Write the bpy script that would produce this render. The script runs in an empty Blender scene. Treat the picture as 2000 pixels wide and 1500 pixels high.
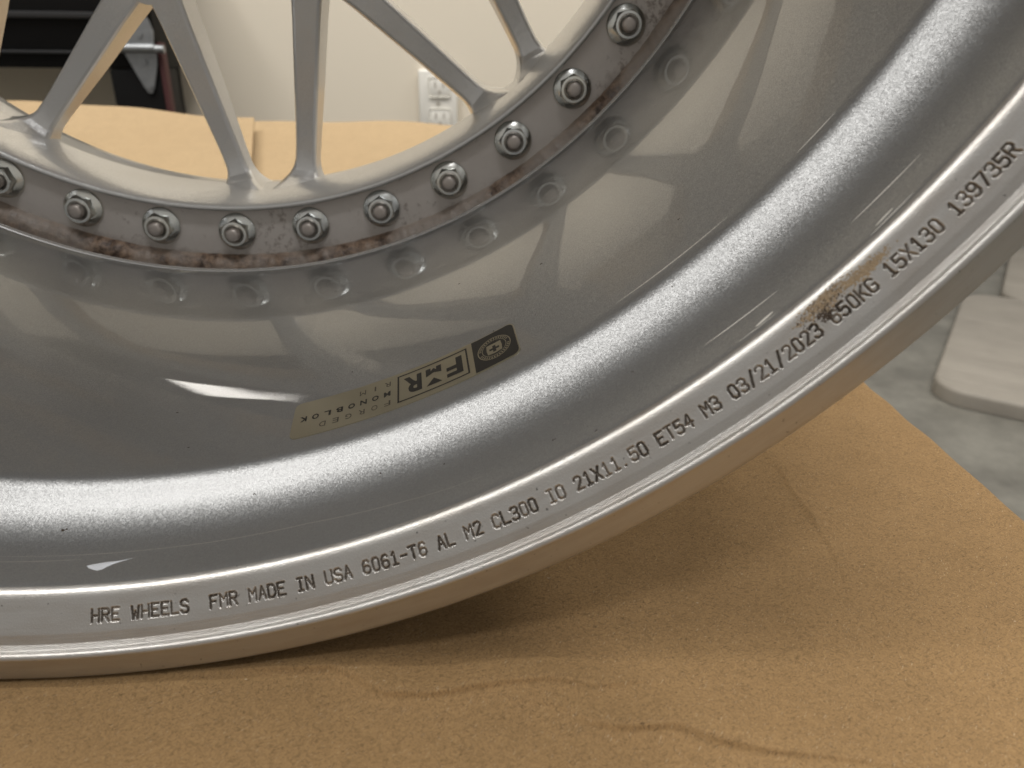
import bpy, bmesh, math, random
import numpy as np
from mathutils import Matrix, Vector

random.seed(7); rng = np.random.default_rng(7)
scn = bpy.context.scene
C = scn.collection
PI = math.pi

# ------------------------------------------------------------------ camera
BOX_TOP = 0.350              # top of the carton above the floor
WC = BOX_TOP + 0.284         # height of the wheel centre
cam_d = bpy.data.cameras.new('camera'); cam = bpy.data.objects.new('camera', cam_d); C.objects.link(cam)
R = [[0.9982036947555171, -0.05861014765180267, 0.012419113038715292],
     [0.012817321821324053, 0.4114066250545869, 0.9113617860775836],
     [0.05852435422764705, 0.9095655223530784, -0.4114188383008348]]
cp = (0.10759318, -0.15052665, -0.13652603 + WC)
cam.matrix_world = Matrix(((R[0][0], R[1][0], -R[2][0], cp[0]), (R[0][1], R[1][1], -R[2][1], cp[1]),
                           (R[0][2], R[1][2], -R[2][2], cp[2]), (0, 0, 0, 1)))
cam_d.sensor_width = 36.0; cam_d.lens = 27.0; cam_d.clip_start = 0.01; cam_d.clip_end = 50
cam_d.dof.use_dof = True; cam_d.dof.focus_distance = 0.245; cam_d.dof.aperture_fstop = 17.0
scn.camera = cam

# ------------------------------------------------------------------ room light
w = bpy.data.worlds.new('World'); scn.world = w; w.use_nodes = True
bg = w.node_tree.nodes['Background']; bg.inputs[0].default_value = (1.0, 0.96, 0.905, 1); bg.inputs[1].default_value = 0.29

def area(name, loc, target, sx, sy, power, col):
    l = bpy.data.lights.new(name, 'AREA'); l.shape = 'RECTANGLE'; l.size = sx; l.size_y = sy; l.energy = power; l.color = col
    o = bpy.data.objects.new(name, l); C.objects.link(o); o.location = loc
    o.rotation_euler = (Vector(target) - Vector(loc)).to_track_quat('-Z', 'Y').to_euler()
    return o
area('ceiling_lamp', (-1.20, -0.28, 2.45), (-0.9, -0.22, 0), 0.9, 0.30, 15, (1.0, 0.98, 0.95))
area('ceiling_lamp', (0.40, -0.95, 2.45), (0.3, -0.6, 0), 0.7, 0.25, 7.5, (0.98, 0.98, 1.0))
area('ceiling_lamp', (-0.10, 0.30, 2.45), (-0.10, 0.44, 0), 1.8, 0.8, 38, (1.0, 0.97, 0.92))
area('ceiling_lamp', (1.45, 0.75, 2.45), (0.6, 0.4, 0), 0.9, 0.4, 14, (1.0, 0.96, 0.90))
wl = area('streak_light', (-0.480, 0.96, 1.096), (0.03, 0.08, 0.39), 0.045, 0.014, 0.02, (1.0, 0.95, 0.88))   # added unseen light, shaped to make the pale streak in the barrel
_z = (Vector((-0.480, 0.96, 1.096)) - Vector((0.03, 0.08, 0.39))).normalized(); _x = Vector((-0.62, 0, 0.78)); _x = (_x - _z * _x.dot(_z)).normalized(); _y = _z.cross(_x)
wl.rotation_euler = Matrix((_x, _y, _z)).transposed().to_euler()

vs = scn.view_settings; vs.view_transform = 'Standard'; vs.look = 'None'; vs.exposure = 0.3; vs.gamma = 1.0; vs.use_curve_mapping = False
cy = scn.cycles
try:
    cy.use_denoising = True; cy.denoising_prefilter = 'ACCURATE'; cy.denoiser = 'OPENIMAGEDENOISE'
    cy.max_bounces = 6; cy.glossy_bounces = 4; cy.diffuse_bounces = 3; cy.transmission_bounces = 1; cy.sample_clamp_indirect = 6.0
    cy.use_adaptive_sampling = True; cy.adaptive_threshold = 0.02; cy.use_light_tree = False
    cy.caustics_reflective = False; cy.caustics_refractive = False
except Exception: pass

# ------------------------------------------------------------------ material helpers
class NT:
    def __init__(s, name):
        s.m = bpy.data.materials.new(name); s.m.use_nodes = True; s.t = s.m.node_tree
        s.b = s.t.nodes['Principled BSDF']
    def n(s, typ, **kw):
        n = s.t.nodes.new(typ)
        for k, v in kw.items():
            if k.startswith('i_'): n.inputs[k[2:].replace('_', ' ')].default_value = v
            else: setattr(n, k, v)
        return n
    def l(s, a, b): s.t.links.new(a, b)
    def set(s, **kw):
        for k, v in kw.items(): s.b.inputs[k.replace('_', ' ')].default_value = v
    def math(s, op, a, b=None, clamp=False):
        n = s.n('ShaderNodeMath', operation=op, use_clamp=clamp)
        for i, v in enumerate((a, b)):
            if v is None: continue
            if isinstance(v, (int, float)): n.inputs[i].default_value = v
            else: s.l(v, n.inputs[i])
        return n.outputs[0]
    def ramp(s, fac, stops):
        n = s.n('ShaderNodeValToRGB'); s.l(fac, n.inputs[0]); e = n.color_ramp.elements
        while len(e) < len(stops): e.new(0.5)
        for i, (p, c) in enumerate(stops):
            e[i].position = p; e[i].color = (*c, 1) if not isinstance(c, (int, float)) else (c, c, c, 1)
        return n.outputs[0]
    def mix(s, fac, a, b, blend='MIX'):
        n = s.n('ShaderNodeMix', data_type='RGBA', blend_type=blend)
        for sock, v in ((n.inputs[0], fac), (n.inputs[6], a), (n.inputs[7], b)):
            if isinstance(v, (int, float)): sock.default_value = v
            elif isinstance(v, tuple): sock.default_value = (*v, 1)
            else: s.l(v, sock)
        return n.outputs[2]
    def co(s, scale=None, typ='Object'):
        o = s.n('ShaderNodeTexCoord').outputs[typ]
        if scale is None: return o
        mp = s.n('ShaderNodeMapping'); s.l(o, mp.inputs[0]); mp.inputs['Scale'].default_value = scale
        return mp.outputs[0]
    def noise(s, co, scale, detail=3, rough=0.55, dist=0.0):
        n = s.n('ShaderNodeTexNoise'); s.l(co, n.inputs['Vector']); n.inputs['Scale'].default_value = scale
        n.inputs['Detail'].default_value = detail; n.inputs['Roughness'].default_value = rough; n.inputs['Distortion'].default_value = dist
        return n.outputs['Fac']
    def bump(s, h, strength, dist, normal=None):
        n = s.n('ShaderNodeBump'); s.l(h, n.inputs['Height']); n.inputs['Strength'].default_value = strength; n.inputs['Distance'].default_value = dist
        if normal is not None: s.l(normal, n.inputs['Normal'])
        return n.outputs[0]
    def polar(s):
        # (radius, angle, depth) of the wheel's own coordinates
        o = s.co(); sep = s.n('ShaderNodeSeparateXYZ'); s.l(o, sep.inputs[0])
        x, y, z = sep.outputs
        r = s.math('SQRT', s.math('ADD', s.math('MULTIPLY', x, x), s.math('MULTIPLY', z, z)))
        a = s.math('ARCTAN2', z, x)
        return r, a, y
    def comb(s, x, y, z):
        n = s.n('ShaderNodeCombineXYZ')
        for i, v in enumerate((x, y, z)):
            if isinstance(v, (int, float)): n.inputs[i].default_value = v
            else: s.l(v, n.inputs[i])
        return n.outputs[0]
    def flakes(s, scale, amount):
        v = s.n('ShaderNodeTexVoronoi'); s.l(s.co(), v.inputs['Vector']); v.inputs['Scale'].default_value = scale
        sub = s.n('ShaderNodeVectorMath', operation='SUBTRACT'); s.l(v.outputs['Color'], sub.inputs[0]); sub.inputs[1].default_value = (0.5, 0.5, 0.5)
        sc = s.n('ShaderNodeVectorMath', operation='SCALE'); s.l(sub.outputs[0], sc.inputs[0]); sc.inputs['Scale'].default_value = amount
        g = s.n('ShaderNodeNewGeometry')
        ad = s.n('ShaderNodeVectorMath', operation='ADD'); s.l(g.outputs['Normal'], ad.inputs[0]); s.l(sc.outputs[0], ad.inputs[1])
        nm = s.n('ShaderNodeVectorMath', operation='NORMALIZE'); s.l(ad.outputs[0], nm.inputs[0])
        return nm.outputs[0]

def simple(name, col, rough=0.5, metal=0.0, var=0.08, scale=60, bump=0.0, bscale=400, **kw):
    t = NT(name); f = t.noise(t.co(), scale, 4)
    t.l(t.mix(f, tuple(c * (1 - var) for c in col), tuple(min(1, c * (1 + var)) for c in col)), t.b.inputs['Base Color'])
    t.set(Metallic=metal, Roughness=rough, **kw)
    if bump: t.l(t.bump(t.noise(t.co(), bscale, 3), bump, 0.0005), t.b.inputs['Normal'])
    return t.m

# silver flake paint under clear coat (barrel)
def make_paint():
    t = NT('silver_flake_paint')
    r, a, y = t.polar()
    big = t.noise(t.co(), 22, 3)
    col = t.mix(big, (0.345, 0.348, 0.348), (0.39, 0.393, 0.393))
    vor = t.n('ShaderNodeTexVoronoi'); t.l(t.co(), vor.inputs['Vector']); vor.inputs['Scale'].default_value = 4200
    sepc = t.n('ShaderNodeSeparateColor'); t.l(vor.outputs['Color'], sepc.inputs[0])
    col = t.mix(t.ramp(sepc.outputs[0], [(0, 0.72), (1, 1.22)]), (0, 0, 0), col, 'MULTIPLY') if False else t.mix(0.9, col, t.ramp(sepc.outputs[0], [(0, 0.84), (1, 1.0)]), 'MULTIPLY')
    t.l(col, t.b.inputs['Base Color'])
    t.set(Metallic=0.72, Roughness=0.35)
    t.l(t.flakes(3900, 0.105), t.b.inputs['Normal'])
    t.set(Coat_IOR=1.47)
    ins = t.ramp(t.math('MULTIPLY', y, 10.0), [(0.42, 0.0), (0.47, 1.0)])
    t.l(t.math('ADD', t.math('MULTIPLY', ins, 0.6), 0.12), t.b.inputs['Coat Weight'])
    t.l(t.math('SUBTRACT', 0.22, t.math('MULTIPLY', ins, 0.207)), t.b.inputs['Coat Roughness'])
    streak = t.noise(t.comb(t.math('MULTIPLY', a, 12.0), t.math('MULTIPLY', y, 900.0), 0.0), 1.0, 4)
    t.l(t.bump(streak, 0.004, 0.00008), t.b.inputs['Coat Normal'])
    return t.m
# turned aluminium of the flange and lip, lightly lacquered
def make_lip():
    t = NT('turned_aluminium')
    r, a, y = t.polar()
    ln = t.noise(t.comb(t.math('MULTIPLY', a, 0.15), t.math('MULTIPLY', r, 9000.0), t.math('MULTIPLY', y, 6000.0)), 1.0, 2, 0.5)
    # the turning marks are strongest on the inner shoulder of the lip
    d = t.math('ABSOLUTE', t.math('SUBTRACT', r, 0.2735))
    k = t.math('ADD', t.math('MULTIPLY', t.ramp(t.math('MULTIPLY', d, 250.0), [(0.0, 1.0), (1.0, 0.0)]), 0.28), 0.10)
    grain = t.noise(t.co(), 2600, 2)
    col = t.mix(ln, (0.47, 0.455, 0.43), (0.58, 0.565, 0.54))
    # dried brownish film on parts of the edge
    film = t.ramp(t.noise(t.comb(t.math('MULTIPLY', a, 14.0), t.math('MULTIPLY', r, 260.0), t.math('MULTIPLY', y, 260.0)), 1.0, 5, 0.65), [(0.42, 0.0), (0.78, 0.30)])
    col = t.mix(film, col, (0.30, 0.22, 0.15))
    pits = t.ramp(t.noise(t.co(), 900, 2, 0.5), [(0.73, 0.0), (0.76, 1.0)])
    col = t.mix(t.math('MULTIPLY', pits, 0.75), col, (0.05, 0.045, 0.04))
    t.l(col, t.b.inputs['Base Color'])
    face = t.ramp(t.math('MULTIPLY', t.math('SUBTRACT', r, 0.2750), 400.0), [(0.35, 0.0), (0.75, 1.0)])   # plainer, rougher outer face
    t.l(t.math('ADD', 0.34, t.math('MULTIPLY', face, 0.07)), t.b.inputs['Roughness'])
    t.l(t.math('SUBTRACT', 0.95, t.math('MULTIPLY', face, 0.14)), t.b.inputs['Metallic'])
    b = t.n('ShaderNodeBump'); t.l(ln, b.inputs['Height']); t.l(k, b.inputs['Strength']); b.inputs['Distance'].default_value = 0.0002
    t.l(t.bump(grain, 0.22, 0.0003, b.outputs[0]), t.b.inputs['Normal'])
    t.set(Coat_Weight=0.35, Coat_Roughness=0.12)
    return t.m
def make_flange():
    t = NT('dirty_bolt_flange')
    r, a, y = t.polar()
    n1 = t.noise(t.co(), 55, 6, 0.65); n2 = t.noise(t.co(), 260, 5, 0.7); n3 = t.noise(t.co(), 18, 3)
    col = t.mix(n1, (0.66, 0.60, 0.545), (0.80, 0.75, 0.70))
    edge = t.ramp(t.math('ADD', t.math('MULTIPLY', t.math('SUBTRACT', r, 0.2305), 110.0), t.math('MULTIPLY', t.math('SUBTRACT', n1, 0.5), 2.6)), [(0.25, 0.0), (0.9, 0.55)])
    col = t.mix(edge, col, (0.10, 0.055, 0.03))
    spot = t.ramp(t.math('MULTIPLY', n2, n3), [(0.30, 0.0), (0.40, 0.6)])
    col = t.mix(spot, col, (0.16, 0.10, 0.065))
    t.l(col, t.b.inputs['Base Color']); t.set(Metallic=0.3, Roughness=0.42)
    t.l(t.bump(n2, 0.25, 0.0006), t.b.inputs['Normal'])
    return t.m
def make_seal():
    t = NT('brown_sealant')
    n = t.noise(t.co(), 230, 5, 0.7); n2 = t.noise(t.co(), 40, 3)
    col = t.mix(t.ramp(n, [(0.36, 0.0), (0.62, 1.0)]), (0.06, 0.033, 0.02), (0.42, 0.29, 0.20))
    col = t.mix(t.ramp(n2, [(0.36, 0.0), (0.56, 0.85)]), col, (0.50, 0.43, 0.37))
    t.l(col, t.b.inputs['Base Color']); t.set(Roughness=0.28, Specular_IOR_Level=0.6)
    t.l(t.bump(n, 0.7, 0.0012), t.b.inputs['Normal'])
    return t.m
def make_centre():
    t = NT('satin_silver_centre_paint')
    f = t.noise(t.co(), 25, 4)
    t.l(t.mix(f, (0.70, 0.69, 0.665), (0.75, 0.74, 0.715)), t.b.inputs['Base Color'])
    t.set(Metallic=0.42, Roughness=0.33, Coat_Weight=0.8, Coat_Roughness=0.08)
    t.l(t.flakes(2200, 0.16), t.b.inputs['Normal'])
    return t.m
def make_zinc():
    t = NT('zinc_plated_steel')
    f = t.noise(t.co(), 140, 3)
    oi = t.n('ShaderNodeObjectInfo')
    col = t.mix(f, (0.74, 0.76, 0.76), (0.88, 0.85, 0.72))
    col = t.mix(t.math('MULTIPLY', oi.outputs['Random'], 0.35), col, (0.55, 0.62, 0.70))
    t.l(col, t.b.inputs['Base Color']); t.set(Metallic=1.0, Roughness=0.27)
    return t.m
def make_kraft(name, c0, c1, corr=0.0, fib=1.0):
    t = NT(name)
    co = t.co()
    n1 = t.noise(co, 9, 4); n2 = t.noise(co, 480, 4, 0.75, 2.2); n3 = t.noise(t.co((1.0, 3.2, 1.0)), 1000, 3, 0.75, 2.5)
    base = t.mix(n1, c0, c1)
    fibre = t.ramp(n2, [(0.30, 0.5), (0.5, 1.0), (0.72, 1.35)])
    base = t.mix(0.62 * fib, base, fibre, 'MULTIPLY')
    fibre2 = t.ramp(n3, [(0.30, 0.70), (0.52, 1.0), (0.75, 1.25)])
    base = t.mix(0.6 * fib, base, fibre2, 'MULTIPLY')
    mot = t.ramp(t.noise(co, 70, 5, 0.6), [(0.3, 0.95), (0.7, 1.03)])
    base = t.mix(0.8, base, mot, 'MULTIPLY')
    # loose dark and pale fibres lying in several directions
    for k_, (ang_, lx_, ly_, thr, colr, amt) in enumerate(((0.4, 1.5, 0.17, 0.68, (0.10, 0.06, 0.03), 0.8), (-0.7, 1.3, 0.16, 0.69, (0.10, 0.06, 0.03), 0.75), (1.5, 1.4, 0.16, 0.69, (0.11, 0.07, 0.035), 0.7), (2.4, 1.2, 0.15, 0.71, (0.12, 0.08, 0.04), 0.45), (0.9, 1.4, 0.18, 0.72, (0.72, 0.58, 0.40), 0.5))):
        mp = t.n('ShaderNodeMapping', vector_type='TEXTURE'); t.l(co, mp.inputs[0]); mp.inputs['Rotation'].default_value = (0, 0, ang_); mp.inputs['Scale'].default_value = (lx_ * 0.001, ly_ * 0.001, lx_ * 0.001); mp.inputs['Location'].default_value = (k_ * 0.0137, k_ * 0.0113, 0)
        hair = t.ramp(t.noise(mp.outputs[0], 1.0, 1, 0.4, 0.5), [(thr - 0.03, 0.0), (thr + 0.04, amt * fib)])
        base = t.mix(hair, base, colr)
    # dark and pale fibre specks
    v = t.n('ShaderNodeTexVoronoi'); t.l(t.co((1, 2.2, 1)), v.inputs['Vector']); v.inputs['Scale'].default_value = 190; v.inputs['Randomness'].default_value = 1
    sp = t.ramp(v.outputs['Distance'], [(0.05, 1.0), (0.09, 0.0)])
    sc = t.n('ShaderNodeSeparateColor'); t.l(v.outputs['Color'], sc.inputs[0])
    dark = t.math('MULTIPLY', sp, t.math('GREATER_THAN', sc.outputs[0], 0.86))
    pale = t.math('MULTIPLY', sp, t.math('GREATER_THAN', sc.outputs[1], 0.93))
    base = t.mix(t.math('MULTIPLY', dark, 0.75), base, (0.06, 0.035, 0.018))
    base = t.mix(t.math('MULTIPLY', pale, 0.6), base, (0.75, 0.62, 0.45))
    t.l(base, t.b.inputs['Base Color']); t.set(Roughness=0.82, Specular_IOR_Level=0.25)
    h = t.bump(n2, 0.09, 0.0005)
    h = t.bump(t.noise(co, 30, 2), 0.07, 0.003, h)
    if corr:
        wv = t.n('ShaderNodeTexWave'); t.l(co, wv.inputs['Vector']); wv.bands_direction = 'X'; wv.inputs['Scale'].default_value = corr; wv.inputs['Distortion'].default_value = 1.5
        h = t.bump(wv.outputs['Fac'], 0.12, 0.002, h)
    t.l(h, t.b.inputs['Normal'])
    return t.m
def make_concrete():
    t = NT('grey_concrete_floor')
    n1 = t.noise(t.co(), 9, 6, 0.65); n2 = t.noise(t.co(), 90, 4)
    n1 = t.ramp(n1, [(0.35, 0.0), (0.65, 1.0)]); col = t.mix(n1, (0.115, 0.11, 0.094), (0.20, 0.192, 0.165)); col = t.mix(0.5, col, t.ramp(n2, [(0.3, 0.85), (0.7, 1.1)]), 'MULTIPLY')
    t.l(col, t.b.inputs['Base Color']); t.set(Roughness=0.55)
    t.l(t.bump(n2, 0.1, 0.002), t.b.inputs['Normal'])
    return t.m
def make_board():
    t = NT('off_white_board'); co = t.co()
    n = t.noise(t.co((9.0, 1.4, 1.0)), 1.6, 4, 0.6); m = t.noise(co, 14, 5, 0.6)
    col = t.mix(n, (0.215, 0.195, 0.165), (0.315, 0.29, 0.25)); col = t.mix(0.6, col, t.ramp(m, [(0.3, 0.82), (0.7, 1.1)]), 'MULTIPLY')
    t.l(col, t.b.inputs['Base Color']); t.set(Roughness=0.7); t.l(t.bump(n, 0.4, 0.02), t.b.inputs['Normal'])
    return t.m
M = {
 'paint': make_paint(), 'lip': make_lip(), 'flange': make_flange(), 'seal': make_seal(), 'centre': make_centre(), 'zinc': make_zinc(),
 'stud': simple('dull_steel_stud', (0.52, 0.47, 0.43), 0.38, 0.85, 0.2, 300, 0.2, 900),
 'edge': simple('bright_aluminium_edge', (0.78, 0.77, 0.76), 0.27, 0.7, 0.08, 90),
 'hub': simple('hub_paint', (0.42, 0.40, 0.38), 0.4, 0.5),
 'kraft': make_kraft('wrinkled_kraft', (0.335, 0.208, 0.092), (0.37, 0.232, 0.106)),
 'flap': make_kraft('kraft_flap', (0.39, 0.28, 0.16), (0.425, 0.31, 0.18), 20.0, 0.5),
 'wall': simple('cream_wall_paint', (0.76, 0.69, 0.57), 0.75, 0, 0.02, 3, 0.15, 250),
 'floor': make_concrete(),
 'plate': simple('white_plastic', (0.80, 0.78, 0.72), 0.35, 0, 0.02),
 'slot': simple('outlet_slot_dark', (0.42, 0.39, 0.34), 0.5),
 'black': simple('black_powder_coat', (0.004, 0.0038, 0.0038), 0.5, 0, 0.2, 40, 0.15, 700, Specular_IOR_Level=0.15),
 'darkrail': simple('dark_steel_rail', (0.018, 0.018, 0.019), 0.4, 0.0),
 'red': simple('red_plastic_strip', (0.045, 0.006, 0.006), 0.6),
 'galv': simple('galvanised_hinge', (0.30, 0.31, 0.32), 0.40, 0.8, 0.25, 120, 0.1, 500),
 'foam': make_board(),
 'foil': simple('champagne_foil', (0.42, 0.385, 0.29), 0.28, 0.8, 0.06, 30),
 'ink': simple('black_ink', (0.012, 0.011, 0.010), 0.35, 0, 0.1),
 'ink2': simple('grey_ink', (0.07, 0.06, 0.045), 0.4, 0, 0.1),
 'scratch': simple('bare_metal_scratch', (0.90, 0.87, 0.80), 0.4, 0.1, 0.1, 900),
 'chip': simple('white_bare_chip', (0.88, 0.90, 0.95), 0.45, 0.15, 0.06, 900, 0.6, 1800),
 'stamp': simple('shaded_stamping', (0.145, 0.125, 0.105), 0.34, 0.8, 0.45, 500),  # groove shade put into the colour: darker metal deep in the letters
 'dirt': simple('brown_dirt', (0.06, 0.04, 0.025), 0.75, 0, 0.4, 900, 0.5, 1500),
 'grime': simple('tan_grime', (0.34, 0.25, 0.15), 0.6, 0, 0.4, 900, 0.5, 1500),
}

# ------------------------------------------------------------------ object helpers
def link(name, me, mat=None, parent=None, kind=None):
    o = bpy.data.objects.new(name, me); C.objects.link(o)
    if mat is not None and me is not None:
        me.materials.clear(); me.materials.append(mat)
    if parent is not None: o.parent = parent
    if kind: o['kind'] = kind
    return o
def tag(o, label, cat, group=None):
    o['label'] = label; o['category'] = cat
    if group: o['group'] = group
def mesh(name, v, f, smooth=True, sharp=None):
    me = bpy.data.meshes.new(name); me.from_pydata([tuple(map(float, x)) for x in v], [], f); me.update()
    if smooth:
        me.polygons.foreach_set('use_smooth', [True] * len(me.polygons))
        if sharp: me.set_sharp_from_angle(angle=math.radians(sharp))
    return me
def lathe(name, chains, n=512, a0=0.0, a1=2 * PI, skip=None, wob=None):
    """chains: lists of (radius, depth) in mm; skip: (chain, segment, ang0, ang1) leaves a gap for an inlaid strip"""
    V, F, N = [], [], []
    full = abs(a1 - a0 - 2 * PI) < 1e-6
    th = np.linspace(a0, a1, n + (0 if full else 1), endpoint=not full)
    for ci, ch in enumerate(chains):
        P = np.array(ch, float) / 1000.0
        T = np.gradient(P, axis=0); T /= np.linalg.norm(T, axis=1)[:, None] + 1e-12
        base = len(V)
        for (r, y), (tr, ty) in zip(P, T):
            for k, a in enumerate(th):
                rr, yy = (r, y) if wob is None else wob(r, y, a)
                V.append((rr * math.cos(a), yy, rr * math.sin(a)))
                N.append((-ty * math.cos(a), tr, -ty * math.sin(a)))
        m = len(th)
        for i in range(len(P) - 1):
            for j in range(m if full else m - 1):
                j2 = (j + 1) % m
                if skip and skip[0] == ci and skip[1] == i:
                    mid = (th[j] + (th[j2] if j2 else a1)) / 2
                    if skip[2] < mid < skip[3]: continue
                F.append((base + i * m + j, base + i * m + j2, base + (i + 1) * m + j2, base + (i + 1) * m + j))
    me = mesh(name, V, F)
    if wob is None: me.normals_split_custom_set_from_vertices(N)
    return me
def bmesh_box(bm, lo, hi, bev=0.0, seg=2):
    r = bmesh.ops.create_cube(bm, size=1.0)
    vs_ = r['verts']
    for v in vs_:
        v.co = Vector([lo[i] + (v.co[i] + 0.5) * (hi[i] - lo[i]) for i in range(3)])
    if bev:
        es = list({e for v in vs_ for e in v.link_edges})
        bmesh.ops.bevel(bm, geom=es, offset=bev, segments=seg, profile=0.5, affect='EDGES')
def box(name, lo, hi, mat, parent=None, bev=0.0, seg=2, kind=None):
    bm = bmesh.new(); bmesh_box(bm, lo, hi, bev, seg)
    me = bpy.data.meshes.new(name); bm.to_mesh(me); bm.free()
    if bev:
        me.polygons.foreach_set('use_smooth', [True] * len(me.polygons)); me.set_sharp_from_angle(angle=math.radians(35))
    return link(name, me, mat, parent, kind)
def empty(name, loc):
    o = bpy.data.objects.new(name, None); C.objects.link(o); o.location = loc; o.empty_display_size = 0.05
    return o

# ================================================================== SETTING
floor = box('floor', (-4, -3, -0.02), (4, 5, 0.0), M['floor'], kind='structure')
# back wall with its corner turning away on the right
wv = [(-3, 1.2), (0.72, 1.2), (0.72, 4.0), (0.60, 4.0), (0.60, 1.32), (-3, 1.32)]
bm = bmesh.new()
f = bm.faces.new([bm.verts.new((x, y, 0.001)) for x, y in wv])
ex = bmesh.ops.extrude_face_region(bm, geom=[f])
for g in ex['geom']:
    if isinstance(g, bmesh.types.BMVert): g.co.z = 2.7
bmesh.ops.recalc_face_normals(bm, faces=bm.faces)
me = bpy.data.meshes.new('wall'); bm.to_mesh(me); bm.free()
link('wall', me, M['wall'], kind='structure')

# ================================================================== WHEEL
wheel = empty('car_wheel', (0, 0, BOX_TOP))
tag(wheel, 'silver multi-piece alloy car wheel standing on the cardboard box', 'wheel')
def wpart(name, me, mat, parent=None, kind=None):
    o = link(name, me, mat, parent if parent else wheel, kind)
    if parent is None: o.location = (0, 0, 0.284)
    return o

# --- flange lip with the stamped band left open for the engraved strip
def arc(p0, f0, f1, rad, n):
    out = []; r, y = p0; df = math.radians(f1 - f0) / n
    for k in range(n):
        f = math.radians(f0) + df * (k + 0.5); ds = abs(df) * rad; r -= math.cos(f) * ds; y += math.sin(f) * ds; out.append((r, y))
    return out
lip_chain = [(283.9, 12.0), (284.0, 8.0), (284.0, 1.6), (283.9, 0.8), (283.55, 0.25), (283.0, -0.12), (282.2, -0.36), (281, -0.68), (279, -1.20), (277.2, -1.66), (276.2, -1.90)]
lip_chain += arc(lip_chain[-1], -14.5, 76, 1.35, 14); pe = lip_chain[-1]
lip_chain += [(pe[0] - 0.12 * k, pe[1] + 0.48 * k) for k in (0.5, 1.0, 1.3)]
fil = arc(lip_chain[-1], 76, 34.58, 2.3, 64); rg_ = random.Random(11); ph = 0.0   # fine tool grooves turned into the fillet
for k, (r_, y_) in enumerate(fil):
    ph += rg_.uniform(0.75, 1.25); e_ = math.sin(PI * k / 63) ** 0.5; q_ = 0.018 * e_ * math.sin(ph * 1.1) + 0.006 * e_ * math.sin(ph * 0.43)
    f_ = math.radians(76 - 41.4 * k / 63); fil[k] = (r_ - math.sin(f_) * q_, y_ - math.cos(f_) * q_)
lip_chain += fil; pe = lip_chain[-1]
lip_chain += [(pe[0] + (271.0 - pe[0]) * k, pe[1] + (2.10 - pe[1]) * k) for k in (0.25, 0.5, 0.75)] + [(271.0, 2.10),
             (265.4, 5.96), (264.9, 6.31), (264.4, 6.68), (263.9, 7.09), (263.45, 7.55), (263.05, 8.1), (262.75, 8.75), (262.55, 9.5)]
print('lip fillet end', pe)
TA0, TA1 = math.radians(-88.59375), math.radians(-33.75)      # multiples of 360/1024
SEG_T = [i for i, p in enumerate(lip_chain) if p == (271.0, 2.10)][0]
me = lathe('flange_lip', [lip_chain], 1024, 0, 2 * PI, (0, SEG_T, TA0 + 2 * PI, TA1 + 2 * PI))
wpart('flange_lip', me, M['lip'])

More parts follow.
